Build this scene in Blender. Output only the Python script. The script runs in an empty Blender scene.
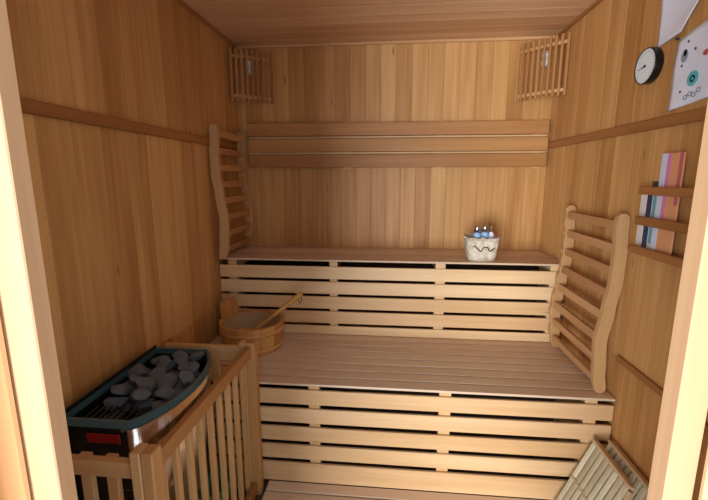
import bpy, bmesh, math, random
from mathutils import Vector, Matrix, noise
R = math.radians
random.seed(7)
C = bpy.context.scene.collection
W, D, H = 1.748, 2.333, 1.997          # inner width, back wall, ceiling
FY = 0.40                               # inner face of the door wall

# ------------------------------------------------------------------ camera
cam = bpy.data.objects.new('camera', bpy.data.cameras.new('camera')); C.objects.link(cam)
cam.data.lens = 395.805/708*36; cam.data.sensor_width = 36; cam.data.clip_start = 0.02
cam.location = (0.8964, 0, 1.2689)
cam.rotation_euler = (math.pi/2-0.181538, 0, 0.094126)
bpy.context.scene.camera = cam
# ------------------------------------------------------------------ world, light, exposure
wd = bpy.data.worlds.new('world'); bpy.context.scene.world = wd; wd.use_nodes = True
wd.node_tree.nodes['Background'].inputs[0].default_value = (0.80, 0.90, 1.0, 1)
wd.node_tree.nodes['Background'].inputs[1].default_value = 1.35
def area(name, loc, target, sx, sy, power, col):
    l = bpy.data.lights.new(name, 'AREA'); l.shape = 'RECTANGLE'; l.size = sx; l.size_y = sy
    l.energy = power; l.color = col
    o = bpy.data.objects.new(name, l); C.objects.link(o); o.location = loc
    o.rotation_euler = (Vector(target)-Vector(loc)).to_track_quat('-Z', 'Y').to_euler()
    return o
area('window_daylight', (-0.35, -2.7, 0.75), (0.95, 1.2, 1.15), 1.9, 1.5, 195, (0.90, 0.95, 1.0))
vs = bpy.context.scene.view_settings
vs.view_transform = 'Standard'; vs.look = 'None'; vs.gamma = 1; vs.use_curve_mapping = False
vs.exposure = 0.45

# ------------------------------------------------------------------ materials
def srgb(r, g, b):
    return tuple(((v/255)/12.92 if v/255 <= .04045 else ((v/255+.055)/1.055)**2.4) for v in (r, g, b)) + (1,)
def plain(name, rgb, rough=.5, metal=0, coat=0):
    m = bpy.data.materials.new(name); m.use_nodes = True; b = m.node_tree.nodes['Principled BSDF']
    b.inputs['Base Color'].default_value = srgb(*rgb); b.inputs['Roughness'].default_value = rough
    b.inputs['Metallic'].default_value = metal; b.inputs['Coat Weight'].default_value = coat
    return m
def wood(name, c1, c2, axis='Z', rough=.5, var=.5, grain=1.0, knots=False):
    """planed timber: grain along axis, every board (mesh island) its own tone"""
    m = bpy.data.materials.new(name); m.use_nodes = True; t = m.node_tree; N = t.nodes; L = t.links
    b = N['Principled BSDF']; b.inputs['Roughness'].default_value = rough
    b.inputs['Specular IOR Level'].default_value = .35
    tc = N.new('ShaderNodeTexCoord'); geo = N.new('ShaderNodeNewGeometry'); oi = N.new('ShaderNodeObjectInfo')
    rnd = N.new('ShaderNodeMath'); rnd.operation = 'ADD'
    L.new(geo.outputs['Random Per Island'], rnd.inputs[0]); L.new(oi.outputs['Random'], rnd.inputs[1])
    wn = N.new('ShaderNodeTexWhiteNoise'); wn.noise_dimensions = '1D'; L.new(rnd.outputs[0], wn.inputs['W'])
    off = N.new('ShaderNodeVectorMath'); off.operation = 'SCALE'; L.new(wn.outputs['Color'], off.inputs[0]); off.inputs['Scale'].default_value = 9
    ad = N.new('ShaderNodeVectorMath'); ad.operation = 'ADD'; L.new(tc.outputs['Object'], ad.inputs[0]); L.new(off.outputs[0], ad.inputs[1])
    mp = N.new('ShaderNodeMapping'); L.new(ad.outputs[0], mp.inputs[0])
    s = [38, 38, 38]; s['XYZ'.index(axis)] = 1.5; mp.inputs['Scale'].default_value = s
    n1 = N.new('ShaderNodeTexNoise'); n1.inputs['Scale'].default_value = 1.0; n1.inputs['Detail'].default_value = 5; n1.inputs['Roughness'].default_value = .6
    n1.inputs['Distortion'].default_value = .6
    L.new(mp.outputs[0], n1.inputs[0])
    mp2 = N.new('ShaderNodeMapping'); L.new(ad.outputs[0], mp2.inputs[0])
    s = [9, 9, 9]; s['XYZ'.index(axis)] = .9; mp2.inputs['Scale'].default_value = s
    n2 = N.new('ShaderNodeTexNoise'); n2.inputs['Scale'].default_value = 1.0; n2.inputs['Detail'].default_value = 2; L.new(mp2.outputs[0], n2.inputs[0])
    # factor = grain + slow + per-board
    def mul(a, k, c=None):
        x = N.new('ShaderNodeMath'); x.operation = 'MULTIPLY_ADD'; L.new(a, x.inputs[0]); x.inputs[1].default_value = k
        if c is None: x.inputs[2].default_value = 0
        else: L.new(c, x.inputs[2])
        return x.outputs[0]
    f = mul(n1.outputs['Fac'], .55*grain); f = mul(n2.outputs['Fac'], .5, f); f = mul(wn.outputs['Value'], var, f)
    rp = N.new('ShaderNodeMapRange'); L.new(f, rp.inputs[0]); rp.inputs['From Min'].default_value = .28*grain+.15; rp.inputs['From Max'].default_value = .28*grain+.35+var*.9
    mx = N.new('ShaderNodeMix'); mx.data_type = 'RGBA'; L.new(rp.outputs[0], mx.inputs['Factor'])
    mx.inputs['A'].default_value = srgb(*c1); mx.inputs['B'].default_value = srgb(*c2)
    hs = N.new('ShaderNodeHueSaturation'); L.new(mx.outputs['Result'], hs.inputs['Color'])
    hm = N.new('ShaderNodeSeparateColor'); L.new(wn.outputs['Color'], hm.inputs[0])
    h2 = N.new('ShaderNodeMapRange'); L.new(hm.outputs[1], h2.inputs[0]); h2.inputs['To Min'].default_value = .5-.010*var; h2.inputs['To Max'].default_value = .5+.010*var
    L.new(h2.outputs[0], hs.inputs['Hue'])
    out = hs.outputs['Color']
    if knots:
        vo = N.new('ShaderNodeTexVoronoi'); vo.inputs['Scale'].default_value = 1.0
        mp3 = N.new('ShaderNodeMapping'); L.new(ad.outputs[0], mp3.inputs[0]); s = [11, 11, 11]; s['XYZ'.index(axis)] = 2.2; mp3.inputs['Scale'].default_value = s
        L.new(mp3.outputs[0], vo.inputs[0])
        kr = N.new('ShaderNodeMapRange'); L.new(vo.outputs['Distance'], kr.inputs[0]); kr.inputs['From Min'].default_value = .02; kr.inputs['From Max'].default_value = .07; kr.inputs['To Min'].default_value = .75; kr.inputs['To Max'].default_value = 0
        km = N.new('ShaderNodeMix'); km.data_type = 'RGBA'; L.new(kr.outputs[0], km.inputs['Factor']); L.new(out, km.inputs['A']); km.inputs['B'].default_value = srgb(92, 52, 24)
        out = km.outputs['Result']
    L.new(out, b.inputs['Base Color'])
    bp = N.new('ShaderNodeBump'); bp.inputs['Strength'].default_value = .12; bp.inputs['Distance'].default_value = .002
    L.new(n1.outputs['Fac'], bp.inputs['Height']); L.new(bp.outputs[0], b.inputs['Normal'])
    return m
M = {}
M['wall'] = wood('cedar_wall_boards', (218, 168, 106), (170, 116, 62), 'Z', .5, .24, knots=True)
M['ceil'] = wood('cedar_ceiling_boards', (232, 194, 152), (204, 158, 114), 'X', .5, .25)
M['trim_y'] = wood('cedar_trim_y', (176, 120, 68), (140, 88, 44), 'Y', .5, .2)
M['trim_x'] = wood('cedar_trim_x', (214, 170, 120), (190, 142, 92), 'X', .5, .2)
M['trim_z'] = wood('cedar_trim_z', (190, 138, 84), (160, 106, 58), 'Z', .5, .2)
M['rail_x'] = wood('backrest_board', (196, 146, 88), (160, 106, 58), 'X', .5, .35)
M['bench'] = wood('bench_top_wood', (230, 206, 178), (202, 172, 142), 'X', .33, .3)
M['slat'] = wood('pale_slat_wood', (232, 196, 150), (208, 164, 114), 'X', .45, .28, knots=True)
M['post'] = wood('pale_post_wood', (226, 190, 142), (204, 160, 110), 'Z', .45, .2)
M['rest_y'] = wood('backrest_slat_wood', (200, 152, 104), (168, 116, 72), 'Y', .45, .3)
M['rest_z'] = wood('backrest_rail_wood', (208, 164, 116), (182, 136, 90), 'Z', .45, .3)
M['fence_z'] = wood('guard_slat_wood', (216, 172, 116), (184, 134, 82), 'Z', .45, .5)
M['fence_y'] = wood('guard_rail_wood_shaded', (178, 122, 68), (146, 94, 48), 'Y', .45, .3)  # same guard wood, darkened for the shade on the room-facing side
M['fence_x'] = wood('guard_crossrail_wood', (214, 172, 116), (184, 134, 82), 'X', .45, .3)
M['jamb'] = wood('door_jamb_wood', (204, 164, 124), (186, 142, 102), 'Z', .5, .15)
M['jamb2'] = wood('door_leaf_wood', (186, 132, 84), (160, 106, 62), 'Z', .5, .15)
M['bucket'] = wood('bucket_stave_wood', (214, 158, 92), (176, 116, 58), 'Z', .45, .6)
M['hoop'] = wood('bucket_hoop_wood', (226, 176, 110), (200, 146, 84), 'X', .45, .2)
M['ladle'] = wood('ladle_wood', (220, 168, 96), (190, 134, 66), 'X', .45, .2)
M['mat'] = wood('weathered_slat_wood', (226, 216, 186), (176, 158, 126), 'Z', .6, .5)
M['matbar'] = wood('weathered_bar_wood', (212, 184, 144), (176, 142, 104), 'Y', .6, .2)
M['duck'] = wood('floor_board_wood', (230, 206, 178), (202, 172, 142), 'X', .5, .5)
M['dark'] = plain('gap_shade', (52, 32, 20), .9)  # shade inside the benches, put into the colour
M['floor'] = plain('floor_brown_tile', (96, 74, 58), .5)
M['black'] = plain('black_enamel', (24, 27, 30), .3, .2)
M['rim'] = plain('teal_grey_rim', (84, 116, 120), .28, .4)
M['red'] = plain('red_badge', (150, 26, 24), .35)
M['white'] = plain('dial_white', (226, 236, 240), .4)
M['blackp'] = plain('black_plastic', (14, 14, 16), .3)
M['ink'] = plain('ink_dark', (52, 56, 70), .7)
M['inkg'] = plain('ink_grey', (150, 156, 170), .7)
M['teal'] = plain('ink_teal', (96, 190, 200), .7)
M['cyan'] = plain('ink_cyan', (150, 215, 235), .7)
M['redink'] = plain('ink_red', (190, 90, 90), .7)
M['chrome'] = plain('silver_cap', (200, 202, 205), .22, 1)
M['blue'] = plain('light_blue_bottle', (150, 190, 226), .3)
M['wax'] = plain('dark_twig', (74, 48, 40), .8)
M['rope'] = plain('hanging_cord', (120, 70, 34), .8)
M['green'] = plain('green_plastic', (96, 150, 100), .45)

def noisy(name, c1, c2, scale, rough, metal=0, bump=.3, dist=.002, stretch=(1, 1, 1)):
    m = bpy.data.materials.new(name); m.use_nodes = True; t = m.node_tree; N = t.nodes; L = t.links; b = N['Principled BSDF']
    tc = N.new('ShaderNodeTexCoord'); mp = N.new('ShaderNodeMapping'); mp.inputs['Scale'].default_value = stretch
    L.new(tc.outputs['Object'], mp.inputs[0]); n = N.new('ShaderNodeTexNoise'); n.inputs['Scale'].default_value = scale; n.inputs['Detail'].default_value = 5
    L.new(mp.outputs[0], n.inputs[0]); r = N.new('ShaderNodeValToRGB'); r.color_ramp.elements[0].position = .35; r.color_ramp.elements[1].position = .65
    r.color_ramp.elements[0].color = srgb(*c1); r.color_ramp.elements[1].color = srgb(*c2)
    L.new(n.outputs['Fac'], r.inputs[0]); L.new(r.outputs[0], b.inputs['Base Color'])
    b.inputs['Roughness'].default_value = rough; b.inputs['Metallic'].default_value = metal
    bp = N.new('ShaderNodeBump'); bp.inputs['Strength'].default_value = bump; bp.inputs['Distance'].default_value = dist
    L.new(n.outputs['Fac'], bp.inputs['Height']); L.new(bp.outputs[0], b.inputs['Normal'])
    return m
M['stone'] = noisy('dark_olivine_stone', (70, 75, 78), (116, 121, 124), 60, .7, 0, .6, .003)
M['bark'] = noisy('birch_bark', (226, 216, 196), (190, 172, 146), 45, .7, 0, .4, .002)
M['paper'] = noisy('blue_white_paper', (226, 234, 252), (234, 240, 254), 8, .6, 0, .5, .01)
M['steel'] = noisy('brushed_steel', (196, 190, 184), (214, 208, 200), 3, .16, 1, .35, .012, (1, 6, .6))

# ------------------------------------------------------------------ mesh helpers
def NB(): return bmesh.new()
def obj(name, bm, m, parent=None, smooth=False):
    me = bpy.data.meshes.new(name); bmesh.ops.recalc_face_normals(bm, faces=bm.faces); bm.to_mesh(me); bm.free()
    me.materials.append(m)
    if smooth:
        for p in me.polygons: p.use_smooth = True
    o = bpy.data.objects.new(name, me); C.objects.link(o)
    if parent: o.parent = parent
    return o
def box(bm, x0, x1, y0, y1, z0, z1, bev=.002, mat=None, seg=1):
    g = bmesh.ops.create_cube(bm, size=1)['verts']
    S = Matrix.Translation(((x0+x1)/2, (y0+y1)/2, (z0+z1)/2)) @ Matrix.Diagonal((abs(x1-x0), abs(y1-y0), abs(z1-z0), 1))
    bmesh.ops.transform(bm, matrix=S, verts=g)
    if bev:
        es = list({e for v in g for e in v.link_edges})
        r = bmesh.ops.bevel(bm, geom=es, offset=bev, segments=seg, affect='EDGES', profile=.6)
        g = list({v for f in r['faces'] for v in f.verts} | {v for v in g if v.is_valid})
    if mat is not None: bmesh.ops.transform(bm, matrix=mat, verts=g)
    return g
def beam(bm, a, b, w, h, bev=.002, up=(0, 0, 1)):
    """box from a to b, w across, h along up"""
    a = Vector(a); b = Vector(b); d = b-a; L = d.length; d.normalize()
    x = d.cross(Vector(up)).normalized(); u = x.cross(d)
    mt = Matrix((x, d, u)).transposed().to_4x4(); mt.translation = (a+b)/2
    return box(bm, -w/2, w/2, -L/2, L/2, -h/2, h/2, bev, mt)
def prism(bm, pts, axis, t0, t1, bev=.0):
    """closed polygon extruded; pts (a,b) in the two other axes in xyz order"""
    def P(a, b, t): return {'X': (t, a, b), 'Y': (a, t, b), 'Z': (a, b, t)}[axis]
    v0 = [bm.verts.new(P(a, b, t0)) for a, b in pts]; v1 = [bm.verts.new(P(a, b, t1)) for a, b in pts]
    f0 = bm.faces.new(v0); f1 = bm.faces.new(v1[::-1]); n = len(pts)
    for i in range(n): bm.faces.new((v0[i], v0[(i+1) % n], v1[(i+1) % n], v1[i]))
    if bev:
        es = list(set(f0.edges) | set(f1.edges)); bmesh.ops.bevel(bm, geom=es, offset=bev, segments=2, affect='EDGES', profile=.6)
def lathe(bm, prof, c=(0, 0, 0), n=32, mat=None):
    rings = []; allv = []
    for r, z in prof:
        ring = [bm.verts.new((c[0]+r*math.cos(2*math.pi*i/n), c[1]+r*math.sin(2*math.pi*i/n), c[2]+z)) for i in range(n)] if r > 1e-6 else [bm.verts.new((c[0], c[1], c[2]+z))]
        rings.append(ring); allv += ring
    for a, b in zip(rings, rings[1:]):
        for i in range(n):
            j = (i+1) % n
            if len(a) == 1 and len(b) == 1: continue
            if len(a) == 1: bm.faces.new((a[0], b[j], b[i]))
            elif len(b) == 1: bm.faces.new((a[i], a[j], b[0]))
            else: bm.faces.new((a[i], a[j], b[j], b[i]))
    if mat is not None: bmesh.ops.transform(bm, matrix=mat, verts=allv)
def tube(bm, pts, r, n=8, cap=True):
    pts = [Vector(p) for p in pts]; rings = []
    for i, p in enumerate(pts):
        d = (pts[min(i+1, len(pts)-1)]-pts[max(i-1, 0)]).normalized()
        a = d.orthogonal().normalized() if abs(d.z) > .95 else d.cross(Vector((0, 0, 1))).normalized(); b = d.cross(a)
        rr = r[i] if isinstance(r, (list, tuple)) else r
        rings.append([bm.verts.new(p+a*rr*math.cos(2*math.pi*k/n)+b*rr*math.sin(2*math.pi*k/n)) for k in range(n)])
    for q, w in zip(rings, rings[1:]):
        for i in range(n): bm.faces.new((q[i], q[(i+1) % n], w[(i+1) % n], w[i]))
    if cap: bm.faces.new(rings[0][::-1]); bm.faces.new(rings[-1])
def tag(o, label, cat, group=None):
    o['label'] = label; o['category'] = cat
    if group: o['group'] = group
    return o
def thing(name, label, cat, loc=(0, 0, 0), group=None):
    o = bpy.data.objects.new(name, None); C.objects.link(o); o.location = loc; o.empty_display_size = .05
    return tag(o, label, cat, group)
def struct(name, bm, m, parent=None):
    o = obj(name, bm, m, parent)
    if not parent: o['kind'] = 'structure'
    return o
def moved(bm, root):        # put world-coordinate mesh under an Empty standing at root
    bmesh.ops.translate(bm, vec=-root.location, verts=bm.verts); return bm

# ------------------------------------------------------------------ the room shell
PW = .116
def wall_y(name, x, sgn, y0, y1):      # side wall boards, thickness outward
    bm = NB(); box(bm, x+sgn*.012, x+sgn*.05, y0, y1, -.05, H+.04, 0)
    for z0, z1, ph in ((-.03, .61, .0), (.61, 1.444, .0), (1.444, H, .03)):
        y = y1+ph
        while y > y0:
            a = max(y-PW, y0); b = min(y, y1)
            if b-a > .004: box(bm, x, x+sgn*.014, a+.0004, b-.0004, z0, z1, .0007)
            y -= PW
    return struct(name, bm, M['wall'])
wall_y('wall_left', 0, -1, FY, D+.014); wall_y('wall_right', W, 1, FY, D+.014)
bm = NB(); box(bm, -.05, W+.05, D+.012, D+.05, -.05, H+.04, 0)
for z0, z1, ph in ((-.03, 1.45, 0), (1.45, H, .035)):
    x = -ph
    while x < W:
        a = max(x, 0); b = min(x+PW-.030, W)
        if b-a > .004: box(bm, a+.0004, b-.0004, D, D+.014, z0, z1, .0007)
        x += PW-.030
struct('wall_back', bm, M['wall'])
bm = NB(); y = D+.01; box(bm, -.05, W+.05, FY-.1, D+.05, H+.012, H+.05, 0)
while y > FY:
    box(bm, -.01, W+.01, max(y-.095, FY)+.0004, y-.0004, H, H+.014, .0012); y -= .095
struct('ceiling', bm, M['ceil'])
bm = NB(); box(bm, -.05, W+.05, FY-.1, D+.05, -.08, -.03, 0); struct('floor', bm, M['floor'])
# wall with the doorway the photo is taken through
XL, XR, DH = .506, 1.178, 1.93
bm = NB()
box(bm, -.05, XL-.08, FY-.10, FY, -.08, H+.04, 0); box(bm, XR+.08, W+.05, FY-.10, FY, -.08, H+.04, 0); box(bm, XL-.08, XR+.08, FY-.10, FY, DH+.04, H+.04, 0)
struct('wall_front', bm, M['wall'])
door = bpy.data.objects.new('door_1', None); C.objects.link(door); door['kind'] = 'structure'
bm = NB(); box(bm, XL-.042, XL, FY-.02, FY+.004, -.03, DH, .0015); obj('door_jamb', bm, M['jamb'], door)
bm = NB(); box(bm, XR, XR+.028, FY-.02, FY+.004, -.03, DH, .0015); obj('door_jamb', bm, M['jamb'], door)
bm = NB(); box(bm, XL-.042, XR+.04, FY-.02, FY+.004, DH, DH+.042, .002); obj('door_head', bm, M['jamb'], door)
bm = NB(); box(bm, XL-.22, XL-.036, FY-.0265, FY-.0205, -.05, DH+.02, .003); obj('outer_casing', bm, M['jamb2'], door)
bm = NB(); box(bm, XR+.030, XR+.22, FY-.030, FY-.0205, -.05, DH+.02, .003); obj('outer_casing', bm, M['jamb'], door)
# trims
bm = NB(); box(bm, 0, .014, FY, D, 1.422, 1.457, .003); struct('trim_1', bm, M['trim_y'])
bm = NB(); box(bm, W-.014, W, FY, D, 1.422, 1.457, .003); struct('trim_2', bm, M['trim_y'])
bm = NB(); box(bm, W-.012, W, FY, 1.46, .598, .622, .003); struct('trim_3', bm, M['trim_y'])
bm = NB(); box(bm, 0, .012, FY, 1.46, .598, .622, .003); struct('trim_4', bm, M['trim_y'])
bm = NB(); box(bm, .014, W-.014, D-.016, D, H-.016, H, .004); struct('trim_5', bm, M['trim_x'])
for n, x0, x1 in ((6, 0, .014), (7, W-.014, W)):
    bm = NB(); box(bm, x0, x1, FY, D, H-.014, H, .004); struct('trim_%d' % n, bm, M['trim_y'])

# ------------------------------------------------------------------ benches
def bench(label, yf, yb, ztop, zbot, nboards, batt, xr, zs, sh, pitch):
    t = thing('bench', label, 'bench', (W/2, (yf+yb)/2, zbot))
    pw = (yb-yf)/nboards
    for i in range(nboards):
        bm = NB(); a = yf+i*pw; g = 0 if i == nboards-1 else .009
        box(bm, .003, xr, a, a+pw-g, ztop-.010, ztop, .003, seg=2); obj('seat_board', moved(bm, t), M['bench'], t)
    z = zs
    for i in range(5):
        h = sh if i < 4 else z-zbot
        bm = NB(); box(bm, .003, xr, yf+.004, yf+.016, z-h, z, .002); obj('riser_slat', moved(bm, t), M['slat'], t)
        z -= pitch
    for x0, x1 in batt:
        bm = NB(); box(bm, x0, x1, yf+.0165, yf+.050, zbot, ztop-.0105, .001); obj('riser_post', moved(bm, t), M['post'], t)
    for x0, x1 in batt:   # cross bearers under the boards
        bm = NB(); box(bm, x0+.002, x1-.002, yf+.051, yb-.034, ztop-.055, ztop-.0105, .001); obj('bearer', moved(bm, t), M['post'], t)
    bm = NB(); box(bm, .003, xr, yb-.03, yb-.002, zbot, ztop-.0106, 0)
    obj('gap_shade_panel', moved(bm, t), M['dark'], t)  # coloured dark as the shade seen through the riser gaps
    return t
LB = bench('low wide slatted wooden bench across the sauna, in front of the upper tier', 1.440, 1.966, .453, -.0, 8,
           ((.05, .095), (.573, .618), (1.097, 1.143), (1.645, 1.69)), W-.004, .4225, .0640, .0835)
bench('upper slatted wooden bench along the back wall with the white basket on it', 1.949, D-.002, .857, .455, 6,
      ((.045, .093), (.584, .625), (1.122, 1.171), (1.676, 1.72)), W-.004, .8190, .0650, .0798)

# ------------------------------------------------------------------ long backrest on the back wall
t = thing('slatted_backrest', 'long three-board wooden backrest rail fixed across the back wall', 'backrest', (W/2, D, 1.45))
for z0, z1 in ((1.500, 1.571), (1.412, 1.485), (1.325, 1.398)):
    bm = NB(); box(bm, .062, 1.732, D-.042, D-.02, z0, z1, .004, seg=2); obj('back_board', moved(bm, t), M['rail_x'], t)
for x in (.10, .62, 1.14, 1.66):
    bm = NB(); box(bm, x, x+.045, D-.0195, D-.001, 1.318, 1.578, .002); obj('mounting_batten', moved(bm, t), M['post'], t)
for z in (1.492, 1.405):
    bm = NB(); box(bm, .07, 1.725, D-.032, D-.0197, z-.0045, z+.0045, .001); obj('filler_strip', moved(bm, t), M['slat'], t)

# ------------------------------------------------------------------ curved lean-on backrests
def backrest(label, xw, sgn, y0, y1, zb, h, tilt=0):
    """xw wall plane, sgn +1 when the room lies at +x; two S-shaped rails, eight slats"""
    t = thing('curved_backrest', label, 'backrest', (xw+sgn*.05, (y0+y1)/2, zb))
    ks = [(0, .044), (.12, .055), (.3, .062), (.48, .046), (.64, .032), (.8, .030), (.92, .036), (1, .034)]
    def off(s):
        for (a, p), (b, q) in zip(ks, ks[1:]):
            if s <= b:
                u = (s-a)/(b-a); u = u*u*(3-2*u); return p+(q-p)*u
        return ks[-1][1]
    n = 64; hw = .0215
    for y in (y0, y1-.022):
        front = []; back = []
        for i in range(n+1):
            s = i/n; e = min(s, 1-s)*h; w = hw*(min(1, math.sqrt(max(0, 1-(1-min(e/.02, 1))**2))*.6+.4))
            wv = .0035*math.cos((s-.0135)/.123*2*math.pi) if y > y0 and .05 < s < .97 else 0
            front.append((xw+sgn*(off(s)+w+wv), zb+s*h)); back.append((xw+sgn*max(.002, off(s)-w), zb+s*h))
        bm = NB(); prism(bm, front+back[::-1], 'Y', y, y+.022, .004)
        obj('side_rail', moved(bm, t), M['rest_z'], t)
    for k in range(8):
        s = .075+k*.123; z = zb+s*h
        dx = (off(s+.03)-off(s-.03))/(.06*h)*sgn
        a = -math.atan(dx)
        mt = Matrix.Translation((xw+sgn*(off(s)+hw-.014), (y0+y1)/2, z)) @ Matrix.Rotation(-a, 4, 'Y')
        bm = NB(); box(bm, -.008, .008, -(y1-y0)/2+.003, (y1-y0)/2-.0225, -.0165, .0165, .004, mt, 2)
        obj('slat', moved(bm, t), M['rest_y'], t)
    return t
b = backrest('curved slatted backrest standing on the lower bench against the right wall', W, -1, 1.475, 1.915, .4535, .69)
b = backrest('curved slatted backrest standing on the upper bench in the left corner', 0, 1, 1.905, 2.275, .8575, .665)

# ------------------------------------------------------------------ corner lamps behind slatted guards
def lamp(label, P0, P1, bulge, z0, z1, n, bulb):
    P0 = Vector(P0); P1 = Vector(P1); t = thing('corner_lamp', label, 'lamp', ((P0.x+P1.x)/2, (P0.y+P1.y)/2, z0))
    d = P1-P0; nn = Vector((d.y, -d.x)).normalized()
    if nn.y > 0: nn = -nn
    def P(s): return P0+d*s+nn*bulge*4*s*(1-s)
    for i in range(n):
        p = P(i/(n-1)); q = (P(min(1, i/(n-1)+.02))-P(max(0, i/(n-1)-.02))).normalized()
        mt = Matrix.Translation((p.x, p.y, 0)) @ Matrix.Rotation(math.atan2(q.y, q.x), 4, 'Z')
        bm = NB(); box(bm, -.0065, .0065, -.010, -.001, z0, z1, .0015, mt); obj('guard_slat', moved(bm, t), M['trim_z'], t)
    for z in (z0+.02, z1-.045):
        bm = NB(); pts = [P(s/12) for s in range(13)]
        f = [(p.x+0*nn.x, p.y) for p in pts]; bk = [(p.x-nn.x*.012, p.y-nn.y*.012) for p in pts]
        prism(bm, f+bk[::-1], 'Z', z, z+.016, 0); obj('guard_rail', moved(bm, t), M['trim_x'], t)
    bx, by, bz = bulb
    bm = NB(); lathe(bm, [(0, .035), (.016, .034), (.018, .012), (.014, 0), (0, 0)], (bx, by, bz+.005), 20)
    sk = obj('lamp_socket', moved(bm, t), M['white'], t, True)
    g = bpy.data.materials.get('bulb_glass')
    if not g:
        g = plain('bulb_glass', (225, 232, 232), .12)
        g.node_tree.nodes['Principled BSDF'].inputs['Emission Color'].default_value = srgb(220, 235, 240)
        g.node_tree.nodes['Principled BSDF'].inputs['Emission Strength'].default_value = .0
    bm = NB(); lathe(bm, [(.012, 0), (.016, -.008), (.019, -.020), (.017, -.032), (.009, -.040), (0, -.041)], (bx, by, bz+.006), 20)
    obj('bulb', moved(bm, t), g, sk, True)
    wy = D-by
    bm = NB(); tube(bm, [(bx, by, bz+.03), (bx, D-.002, bz+.03)], .008); obj('lamp_arm', moved(bm, t), M['white'], t, True)
    return t
lamp('slatted wooden lamp guard in the upper left corner of the back wall', (.020, 2.21), (.205, 2.325), .012, 1.680, 1.950, 9, (.092, 2.285, 1.865))
lamp('slatted wooden lamp guard in the upper right corner beside the dial', (1.560, 2.325), (1.738, 2.150), .010, 1.668, 1.955, 10, (1.672, 2.268, 1.865))

# ------------------------------------------------------------------ guard rail round the heater
t = thing('heater_guard_rail', 'slatted wooden guard rail boxing in the heater by the left wall', 'guard rail', (.2, 1.1, -.03))
X0, X1 = .330, .352; Y0, Y1 = .785, 1.388
def add(name, bm, m): return obj(name, moved(bm, t), m, t)
bm = NB(); box(bm, .299, .3245, Y0-.022, Y0+.020, -.03, .640, .003); add('post', bm, M['fence_z'])
bm = NB(); box(bm, .326, .356, Y0-.022, Y0+.018, -.03, .640, .003); add('post', bm, M['fence_z'])
bm = NB(); box(bm, X0+.012, X1+.028, Y1, Y1+.036, -.03, .640, .003); add('post', bm, M['fence_z'])
bm = NB(); box(bm, X0-.014, X0+.0115, Y1, Y1+.036, -.03, .640, .003); add('post', bm, M['fence_z'])
bm = NB(); beam(bm, (X0+.016, Y0+.0185, .604), (X0+.026, Y1-.0005, .604), .020, .044); add('top_rail', bm, M['fence_y'])
bm = NB(); beam(bm, (X0+.016, Y0+.0185, .012), (X0+.026, Y1-.0005, .012), .020, .044); add('bottom_rail', bm, M['fence_y'])
for i in range(9):
    y = .838+i*.0655; xx = X0+.006+i*.001
    bm = NB(); box(bm, xx-.018, xx-.0005, y-.009, y+.009, -.01, .606, .002); add('slat', bm, M['fence_z'])
for yy, s in ((Y0, 1), (Y1+.018, -1)):
    bm = NB(); box(bm, .002, .2985 if s > 0 else .3155, yy-.011, yy+.011, .562, .604 if s > 0 else .62, .002); add('top_rail', bm, M['fence_x'])
    bm = NB(); box(bm, .002, .2985 if s > 0 else .3155, yy-.011, yy+.011, -.01, .034, .002); add('bottom_rail', bm, M['fence_x'])
    for x in (.008, .072, .140, .208):
        bm = NB(); box(bm, x, x+.030, yy+s*.0115, yy+s*.027, -.01, .600, .002); add('slat', bm, M['fence_z'])

# ------------------------------------------------------------------ the heater
HZ = .655
t = thing('sauna_heater', 'black and steel electric sauna heater filled with stones at left wall', 'heater', (.15, 1.07, .18))
def outline(grow=0, n=28):
    pts = [(.050-grow, .858-grow)]
    for i in range(n+1):
        s = i/n; y = .858-grow+(1.288-.858+2*grow)*s
        x = .232+.078*(1-(2*s-1)**2)**.8
        pts.append((x+grow, y))
    pts.append((.050-grow, 1.288+grow)); return pts
def shell(pts, z0, z1, th, skip=()):
    bm = NB(); n = len(pts); c = Vector((.16, 1.073))
    inn = [tuple(Vector(p)+(c-Vector(p)).normalized()*th) for p in pts]
    A = [[bm.verts.new((*p, z)) for p in q] for q, z in ((pts, z0), (pts, z1), (inn, z1), (inn, z0))]
    for i in range(n):
        j = (i+1) % n
        for k in range(4): bm.faces.new((A[k][i], A[k][j], A[(k+1) % 4][j], A[(k+1) % 4][i]))
    return bm
o = outline(0)
# curved stainless jacket facing the room
bm = NB(); arc = o[1:-1]; ia = [(x-.004, y) for x, y in arc]
prism(bm, arc+ia[::-1], 'Z', .30, HZ-.018, 0); add2 = obj('steel_jacket', moved(bm, t), M['steel'], t, False)
for p in add2.data.polygons: p.use_smooth = abs(p.normal.z) < .5
bm = NB(); box(bm, .050, .231, .858, .866, .45, HZ-.018, .002); ep = obj('end_panel', moved(bm, t), M['black'], t)
bm = NB(); box(bm, .050, .231, .860, .866, .30, .445, .002); obj('lower_end_panel', moved(bm, t), M['blackp'], t)
bm = NB(); box(bm, .050, .231, 1.28, 1.288, .30, HZ-.018, .002); obj('end_panel', moved(bm, t), M['black'], t)
bm = NB(); box(bm, .044, .0495, .858, 1.288, .28, HZ+.012, .002); obj('back_plate', moved(bm, t), M['black'], t)
bm = NB(); box(bm, .050, .228, .868, 1.278, .50, .505, 0); obj('stone_tray', moved(bm, t), M['blackp'], t)
for y in (.93, 1.2):
    bm = NB(); box(bm, .001, .0435, y, y+.03, .3, .6, .002); obj('wall_bracket', moved(bm, t), M['black'], t)
bm = shell(outline(.005), HZ-.020, HZ, .011); obj('top_rim', moved(bm, t), M['rim'], t)
bm = NB(); box(bm, .118, .210, .8535, .8575, .590, .616, .0015); obj('badge', moved(bm, t), M['red'], ep)
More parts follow.
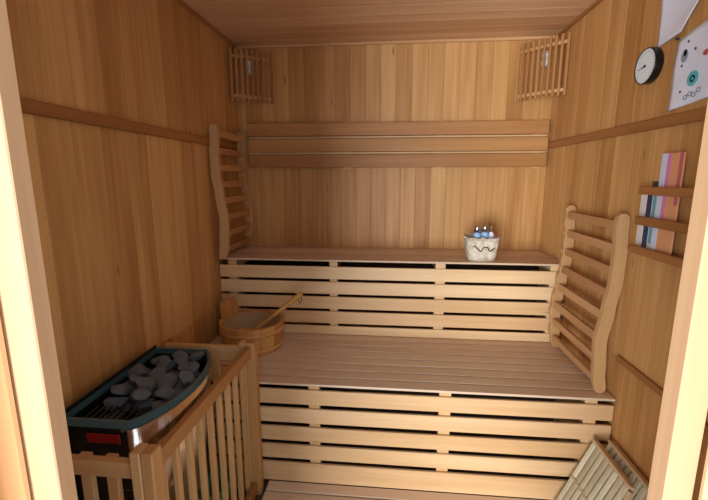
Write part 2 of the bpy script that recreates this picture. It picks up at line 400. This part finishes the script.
bm = NB(); lathe(bm, [(0, .006), (.006, .006), (.006, 0)], (0, 0, 0), 12, Matrix.Translation((.222, .857, .632)) @ Matrix.Rotation(R(90), 4, 'X')); obj('screw', moved(bm, t), M['chrome'], t)
for i in range(8):
    x = .085+i*.019; bm = NB(); beam(bm, (x, .875, HZ-.024), (x-.005, .955, HZ-.024), .006, .006, .001); obj('grate_bar', moved(bm, t), M['black'], t)
# stones: each a thing of its own
protos = []
for k in range(5):
    bm = NB(); bmesh.ops.create_icosphere(bm, subdivisions=3, radius=1)
    cuts = [(Vector((random.gauss(0, 1), random.gauss(0, 1), random.gauss(0, 1))).normalized(), random.uniform(.5, .8)) for _ in range(8)]
    for v in bm.verts:
        for nrm, dd in cuts:
            e = v.co.dot(nrm)-dd
            if e > 0: v.co -= nrm*e*.97
        v.co *= 1+.06*noise.noise(v.co*2.2+Vector((k*7, 0, 0)))
        v.co.x *= 1.15; v.co.z *= .60
    me = bpy.data.meshes.new('heater_stone'); bm.to_mesh(me); bm.free(); me.materials.append(M['stone'])
    protos.append(me)
def inside(x, y, m=.012):
    if not (.050+m < x and .87+m < y < 1.278-m): return False
    s = (y-.858)/.43; return x < .232+.078*(1-(2*s-1)**2)**.8-.014-m
cand = []
rs = random.Random(12)
for layer, (z, r0, r1) in enumerate(((.575, .030, .037), (.614, .030, .037), (.650, .027, .033))):
    tries = 0; placed = []
    while tries < 9000 and len(placed) < (40, 32, 16)[layer]:
        tries += 1; x = rs.uniform(.07, .31); y = rs.uniform(.88, 1.27); r = rs.uniform(r0, r1)
        if not inside(x, y, r*.92): continue
        if layer and y < .940+r: continue
        if layer == 2 and ((x-.17)**2/.010+(y-1.11)**2/.026 > 1): continue
        if any((x-a)**2+(y-b)**2 < ((r+c)*.96)**2 for a, b, c in placed): continue
        placed.append((x, y, r))
    for x, y, r in placed: cand.append((x, y, z-(.03 if y < .97 else 0), r))
for x, y, z, r in cand:
    s = bpy.data.objects.new('heater_stone', protos[rs.randrange(5)]); C.objects.link(s)
    s.location = (x, y, z); s.rotation_euler = (rs.uniform(-.5, .5), rs.uniform(-.5, .5), rs.uniform(0, 6.28)); s.scale = (r*1.02,)*3
    tag(s, 'rough dark grey stone in the pile inside the heater', 'stone', 'stones in the sauna heater')

# green plastic tub on the floor behind the guard rail
t = thing('plastic_tub', 'green plastic tub on the floor behind the guard rail slats', 'tub', (.225, 1.255, -.03))
bm = NB(); lathe(bm, [(0, 0), (.062, 0), (.080, .17), (.076, .17), (.059, .006), (0, .006)], (0, 0, 0), 28); obj('tub_body', bm, M['green'], t, True)
bm = NB(); lathe(bm, [(.0805, .160), (.087, .160), (.087, .174), (.0805, .174), (.0805, .160)], (0, 0, 0), 28); obj('tub_rim', bm, M['green'], t, True)

# ------------------------------------------------------------------ bucket and ladle
t = thing('water_bucket', 'round wooden water bucket with one tall stave handle on lower bench', 'bucket', (.226, 1.786, .4535))
NS = 26; r0, r1, hb = .143, .153, .132
for i in range(NS):
    a = 2*math.pi*i/NS; b = 2*math.pi*(i+1)/NS-.012; tall = i in (10, 11, 12)
    hh = hb if not tall else .205
    bm = NB(); V = []
    zs = [0, hb] if not tall else [0, hb, .175, .212]
    for z in zs:
        ro = r0+(r1-r0)*min(z, hb)/hb + (.006*(z-hb)/.06 if z > hb else 0); ri = ro-.013
        aa, bb = (a, b)
        if z > .18:
            aa, bb = (a+.05, b) if i == 10 else (a, b-.05) if i == 12 else (a, b)
        V.append([bm.verts.new((q*math.cos(g), q*math.sin(g), z)) for q, g in ((ro, aa), (ro, (aa+bb)/2), (ro, bb), (ri, bb), (ri, (aa+bb)/2), (ri, aa))])
    for p, q in zip(V, V[1:]):
        for k in range(6): bm.faces.new((p[k], p[(k+1) % 6], q[(k+1) % 6], q[k]))
    bm.faces.new(V[0][::-1]); bm.faces.new(V[-1])
    obj('handle_stave' if tall else 'stave', bm, M['bucket'], t)
for z in (.020, .098):
    ro = r0+(r1-r0)*z/hb+.0005
    bm = NB(); lathe(bm, [(ro-.001, z-.009), (ro+.003, z-.009), (ro+.0045, z+.009), (ro+.001, z+.009), (ro-.001, z-.009)], (0, 0, 0), 44); obj('hoop', bm, M['hoop'], t, True)
bm = NB(); lathe(bm, [(0, .012), (.1295, .012), (.1295, .024), (0, .024)], (0, 0, 0), 32); obj('bucket_base', bm, M['bucket'], t)
bm = NB(); lathe(bm, [(0, .0245), (.129, .0245), (.1375, .122), (.1355, .122), (.127, .0265), (0, .0265)], (0, 0, 0), 40); obj('liner', bm, plain('pale_plastic_liner', (168, 140, 108), .35), t, True)
ld = thing('ladle', 'wooden ladle resting in the bucket with its handle pointing right', 'ladle', (.226, 1.786, .482))
bm = NB(); lathe(bm, [(0, 0), (.026, .001), (.034, .012), (.037, .042), (.034, .042), (.031, .013), (0, .005)], (-.035, .01, 0), 24); obj('ladle_bowl', bm, M['ladle'], ld, True)
bm = NB(); a = Vector((-.002, .016, .036)); b = Vector((.236, .066, .222))
tube(bm, [a+(b-a)*s for s in (0, .1, .3, .5, .7, .85, .93, 1)], [.010, .010, .010, .0105, .0115, .014, .015, .012], 12); lh = obj('ladle_handle', bm, M['ladle'], ld, True)
bm = NB(); q = a+(b-a)*.95
pts = [q+Vector((.012*math.cos(s)*.6+.004, -.004, -.018+.020*math.sin(s))) for s in [i*2*math.pi/16 for i in range(17)]]
tube(bm, pts, .0022, 6); obj('hanging_loop', bm, M['rope'], lh, True)

# ------------------------------------------------------------------ basket with bottles
bk = thing('birch_basket', 'small white birch bark basket with a dark wavy line on upper bench', 'basket', (1.352, 2.035, .8575))
bm = NB(); n = 48; rings = []
for (hw, z, inner) in ((.066, 0, 0), (.072, .03, 0), (.078, .07, 0), (.083, .120, 0), (.078, .120, 1), (.068, .01, 1)):
    ring = []
    for i in range(n):
        a = 2*math.pi*i/n; c, s = math.cos(a), math.sin(a)
        rr = hw/max((abs(c)**4+abs(s)**4)**.25, .1)
        zz = z+(.006*noise.noise(Vector((c*4, s*4, 3)))*2 if z > .1 else 0)
        wob = .002*noise.noise(Vector((c*5, s*5, z*40)))
        ring.append(bm.verts.new((rr*c+wob, rr*s*.9+wob, zz)))
    rings.append(ring)
for p, q in zip(rings, rings[1:]):
    for i in range(n): bm.faces.new((p[i], p[(i+1) % n], q[(i+1) % n], q[i]))
bm.faces.new(rings[0][::-1]); bm.faces.new(rings[-1])
obj('basket_body', bm, M['bark'], bk, True)
bm = NB(); pts = []
for i in range(26):
    u = i/25; x = -.052+.104*u; z = .066+(.013*math.sin(u*13+.6)+.004*math.sin(u*31))*(1-.3*u)
    pts.append((x, -.0765*.9-.004-.0035*math.sin(u*3.1), z))
tube(bm, pts, .0026, 6); obj('wavy_twig', bm, M['wax'], bk, True)
bm = NB(); tube(bm, [(-.078, -.03, .114), (-.094, -.034, .120)], [.006, .004], 6); obj('corner_tab', bm, M['bark'], bk, True)
for lx, ly, hh, lab, cm in ((-.026, -.018, .172, 'tall silver-capped bottle at left in the birch bark basket', 'blue'),
                            (.013, -.014, .175, 'silver-capped light blue bottle in the middle of the birch basket', 'blue'),
                            (.048, .004, .168, 'small white bottle with narrow silver cap at right in the birch basket', 'paper')):
    t = thing('bottle', lab, 'bottle', (1.352+lx, 2.035+ly, .8575+.0105), 'bottles in the birch basket')
    r = .0190 if cm == 'blue' else .015; h = hh-.010
    bm = NB(); lathe(bm, [(0, 0), (r, 0), (r, h-.045), (r*.9, h-.038), (r*.62, h-.032), (r*.62, h-.028), (0, h-.028)], (0, 0, 0), 20); bb = obj('bottle_body', bm, M[cm], t, True)
    bm = NB(); rc = r*.8 if cm == 'blue' else r*.5
    lathe(bm, [(r*.63, h-.034), (rc, h-.034), (rc, h-.003), (rc*.85, h), (0, h)], (0, 0, 0), 18); obj('cap', bm, M['chrome'], bb, True)

# ------------------------------------------------------------------ dial on the right wall
t = thing('wall_thermometer', 'round white dial with thick black rim on the right wall', 'thermometer', (W, 1.480, 1.630))
mt = Matrix.Rotation(R(-90), 4, 'Y')
bm = NB(); lathe(bm, [(0, .001), (.054, .001), (.056, .004), (.056, .025), (.0545, .028), (.0535, .028), (.053, .022), (0, .022)], (0, 0, 0), 56, mt); obj('case', bm, M['blackp'], t, True)
bm = NB(); lathe(bm, [(0, .0255), (.0528, .0255), (.0528, .0225)], (0, 0, 0), 48, mt); df = obj('dial_face', bm, M['white'], t)
bm = NB()
for i in range(22):
    a = R(-40+i*13.0); r_a, r_b = .041, .048
    beam(bm, (-.0258, math.cos(a)*r_a, math.sin(a)*r_a), (-.0258, math.cos(a)*r_b, math.sin(a)*r_b), .0014, .0004, 0, up=(1, 0, 0))
obj('scale_marks', bm, M['inkg'], df)
bm = NB(); beam(bm, (-.0262, -.004, .002), (-.0262, .036, -.006), .0022, .0008, 0, up=(1, 0, 0)); beam(bm, (-.0261, .016, -.003), (-.0261, .0, .0), .005, .0006, 0, up=(1, 0, 0)); obj('needle', bm, M['ink'], df)
bm = NB(); lathe(bm, [(0, .0285), (.004, .0285), (.005, .0257)], (0, 0, 0), 16, mt); obj('hub', bm, M['ink'], df)

# ------------------------------------------------------------------ paper sheets
def sheet(name, label, corners, curl, nx=14, nz=14):
    """corners: (y,z) for top-left, top-right, bottom-left, bottom-right; curl(u,v)-> distance off wall"""
    tl, tr, bl, br = [Vector(c) for c in corners]
    bm = NB(); G = []
    for j in range(nz+1):
        v = j/nz; row = []
        for i in range(nx+1):
            u = i/nx; p = (tl*(1-u)+tr*u)*(1-v)+(bl*(1-u)+br*u)*v
            row.append(bm.verts.new((W-.0015-curl(u, v), p.x, p.y)))
        G.append(row)
    for j in range(nz):
        for i in range(nx): bm.faces.new((G[j][i], G[j][i+1], G[j+1][i+1], G[j+1][i]))
    ob = obj(name, bm, M['paper'], None, True)
    md = ob.modifiers.new('thick', 'SOLIDIFY'); md.thickness = .0004
    return ob
s1 = sheet('paper_sheet', 'upper blank white paper sheet with a curled corner on the right wall', ((1.476, 1.90), (1.180, 1.90), (1.466, 1.682), (1.338, 1.688)),
           lambda u, v: .002+.006*max(0, math.sin(v*6+u*3))*.5+.012*(u*v)**2)
tag(s1, 'upper blank white paper sheet with a slanted right edge on the right wall', 'paper')
s2 = sheet('poster_sheet', '', ((1.372, 1.668), (1.09, 1.725), (1.376, 1.470), (1.10, 1.492)), lambda u, v: .001+.002*math.sin(u*7+v*4)**2)
tag(s2, 'lower white paper sheet with a teal circle and dark doodles, right wall', 'paper')
def mark(name, y, z, ry, rz, m, k=18, hole=0):
    bm = NB(); a = [bm.verts.new((W-.0052, y+ry*math.cos(2*math.pi*i/k), z+rz*math.sin(2*math.pi*i/k))) for i in range(k)]
    if hole:
        b = [bm.verts.new((W-.0052, y+ry*hole*math.cos(2*math.pi*i/k), z+rz*hole*math.sin(2*math.pi*i/k))) for i in range(k)]
        for i in range(k): bm.faces.new((a[i], a[(i+1) % k], b[(i+1) % k], b[i]))
    else: bm.faces.new(a)
    r = bmesh.ops.extrude_face_region(bm, geom=bm.faces[:]); bmesh.ops.translate(bm, vec=(-.0005, 0, 0), verts=[v for v in r['geom'] if isinstance(v, bmesh.types.BMVert)])
    o = obj(name, bm, m, s2); return o
mark('teal_circle', 1.281, 1.546, .022, .021, M['teal']); mark('circle_drawing', 1.281, 1.546, .010, .010, M['cyan'], hole=.5)
mark('dark_drawing', 1.327, 1.618, .014, .018, M['inkg']); mark('dark_drawing', 1.325, 1.626, .006, .010, M['ink'])
for y, z, q in ((1.318, 1.655, .004), (1.286, 1.627, .004), (1.325, 1.518, .004), (1.333, 1.592, .004)): mark('ink_dot', y, z, q, q, M['ink'], 10)
mark('red_drawing', 1.243, 1.605, .011, .008, M['redink']); mark('cyan_drawing', 1.235, 1.66, .012, .02, M['cyan'])
for y, z in ((1.300, 1.498), (1.284, 1.505), (1.268, 1.500), (1.252, 1.51)): mark('curl_drawing', y, z, .009, .007, M['inkg'], 16, .6)
pin = tag(obj('push_pin', (lambda b: (lathe(b, [(0, 0), (.004, 0), (.004, .008), (0, .010)], (0, 0, 0), 12, Matrix.Translation((W-.003, 1.368, 1.678)) @ mt), b)[1])(NB()), M['ink'], None, True),
          'small dark pin between the two paper sheets', 'pin')

# ------------------------------------------------------------------ magazine rack
t = thing('magazine_rack', 'wooden wall rack with three rails holding leaflets on the right wall', 'rack', (W, 1.22, 1.02))
RX = 1.700
for z0, z1 in ((1.214, 1.240), (1.116, 1.144), (1.020, 1.046)):
    bm = NB(); box(bm, RX, RX+.014, 1.03, 1.392, z0, z1, .002); obj('rack_rail', moved(bm, t), M['trim_y'], t)
bm = NB(); box(bm, RX+.0145, W-.001, 1.03, 1.44, 1.024, 1.034, .001); obj('rack_ledge', moved(bm, t), M['trim_y'], t)
for y in (1.035,):
    bm = NB(); box(bm, RX+.0145, W-.001, y, y+.02, 1.0345, 1.25, .001); obj('rack_side', moved(bm, t), M['trim_y'], t)
def magazine(label, y0, y1, z1, x, col, stripes=(), lean=0):
    o = thing('magazine', label, 'magazine', (x, (y0+y1)/2, 1.0345), 'leaflets in the wall rack')
    w = y1-y0; h = z1-1.0345
    mat = Matrix.Rotation(lean, 4, 'X')
    bm = NB(); box(bm, -.003, .003, -w/2, w/2, 0, h, .0008, mat); obj('cover', bm, plain('cover_'+label.split()[0], col, .4), o)
    for a, b, c0, c1, c in stripes:      # fractions along y and z
        bm = NB(); box(bm, -.0036, -.0030, -w/2+w*a, -w/2+w*b, h*c0, h*c1, 0, mat); obj('cover_print', bm, plain('print', c, .4), o)
    return o
X = W-.010
magazine('white leaflet at the far left end of the wall rack', 1.400, 1.432, 1.232, X, (222, 220, 214))
magazine('navy leaflet second from the left in the wall rack', 1.366, 1.399, 1.238, X, (24, 44, 96), ((0, .14, 0, 1, (214, 222, 232)),))
magazine('teal leaflet in the middle of the wall rack', 1.318, 1.362, 1.232, X-.004, (96, 168, 168), ((.1, .3, .3, .9, (150, 205, 200)), (0, 1, 0, .12, (220, 220, 200))))
magazine('pink and orange tall magazine standing highest in the wall rack', 1.236, 1.330, 1.340, X-.014, (222, 158, 110),
         ((.72, .98, 0, 1, (206, 214, 236)), (.52, .70, .3, 1, (214, 130, 176)), (.0, .16, .5, 1, (196, 96, 110))))
o = tag(obj('folded_leaflet', (lambda b: (box(b, W-.0055, W-.002, 1.335, 1.395, 1.0345, 1.256, .001), b)[1])(NB()), plain('leaflet_black', (62, 60, 58), .5), None),
        'dark leaflet whose top edge peeks over the top rail of the rack', 'leaflet')

# ------------------------------------------------------------------ slatted mats leaning at lower right
def mat_panel(label, foot, top, y0, y1, n):
    """foot/top: (x,z) of the front face line"""
    t = thing('slatted_mat', label, 'mat', (foot[0], (y0+y1)/2, 0), 'slatted mats leaning by the right wall')
    f = Vector((foot[0], 0, foot[1])); d = Vector((top[0]-foot[0], 0, top[1]-foot[1])); L = d.length; d.normalize()
    nrm = Vector((-d.z, 0, d.x))             # toward the room
    mt = Matrix((Vector((0, 1, 0)), d, nrm)).transposed().to_4x4(); mt.translation = f
    p = (y1-y0)/n
    for row, (a, b) in enumerate(((.004, L*.50-.004), (L*.50+.004, L-.003))):
        for i in range(n):
            y = y0+i*p
            bm = NB(); box(bm, y+.0055, y+p-.0055, a, b, -.009, 0, .0015, mt); obj('slat', moved(bm, t), M['mat'], t)
    for s0, s1 in ((.02, .05), (L*.5-.018, L*.5+.018), (L-.045, L-.012)):
        bm = NB(); box(bm, y0, y1, s0, s1, -.024, -.0095, .0015, mt); obj('batten', moved(bm, t), M['matbar'], t)
    bm = NB(); box(bm, y0, y1, L*.5-.0025, L*.5+.0025, -.0094, -.001, 0, mt); obj('divider_strip', moved(bm, t), M['matbar'], t)
    bm = NB(); box(bm, y0-.002, y1+.002, L-.0025, L+.008, -.024, .002, .002, mt); obj('top_bar', moved(bm, t), M['matbar'], t)
    return t
mat_panel('pale slatted wooden mat leaning in front of another near the right wall', (1.535, .006), (1.660, .300), 1.175, 1.408, 8)
mat_panel('slatted wooden mat leaning directly against the right wall behind another mat', (1.590, .006), (1.714, .302), 1.168, 1.404, 8)

# ------------------------------------------------------------------ duckboard floor
t = thing('duckboard', 'low wooden duckboard covering the floor before the lower bench', 'duckboard', (1.05, .95, -.03))
y = 1.442; i = 0
while y > .46:
    bm = NB(); box(bm, .398, W-.006, y-.052, y, -.016, 0, .002); obj('board', moved(bm, t), M['duck'], t); y -= .060
for x in (.46, 1.05, 1.64):
    bm = NB(); box(bm, x, x+.04, .46, 1.43, -.0299, -.0162, 0); obj('bearer', moved(bm, t), M['duck'], t)
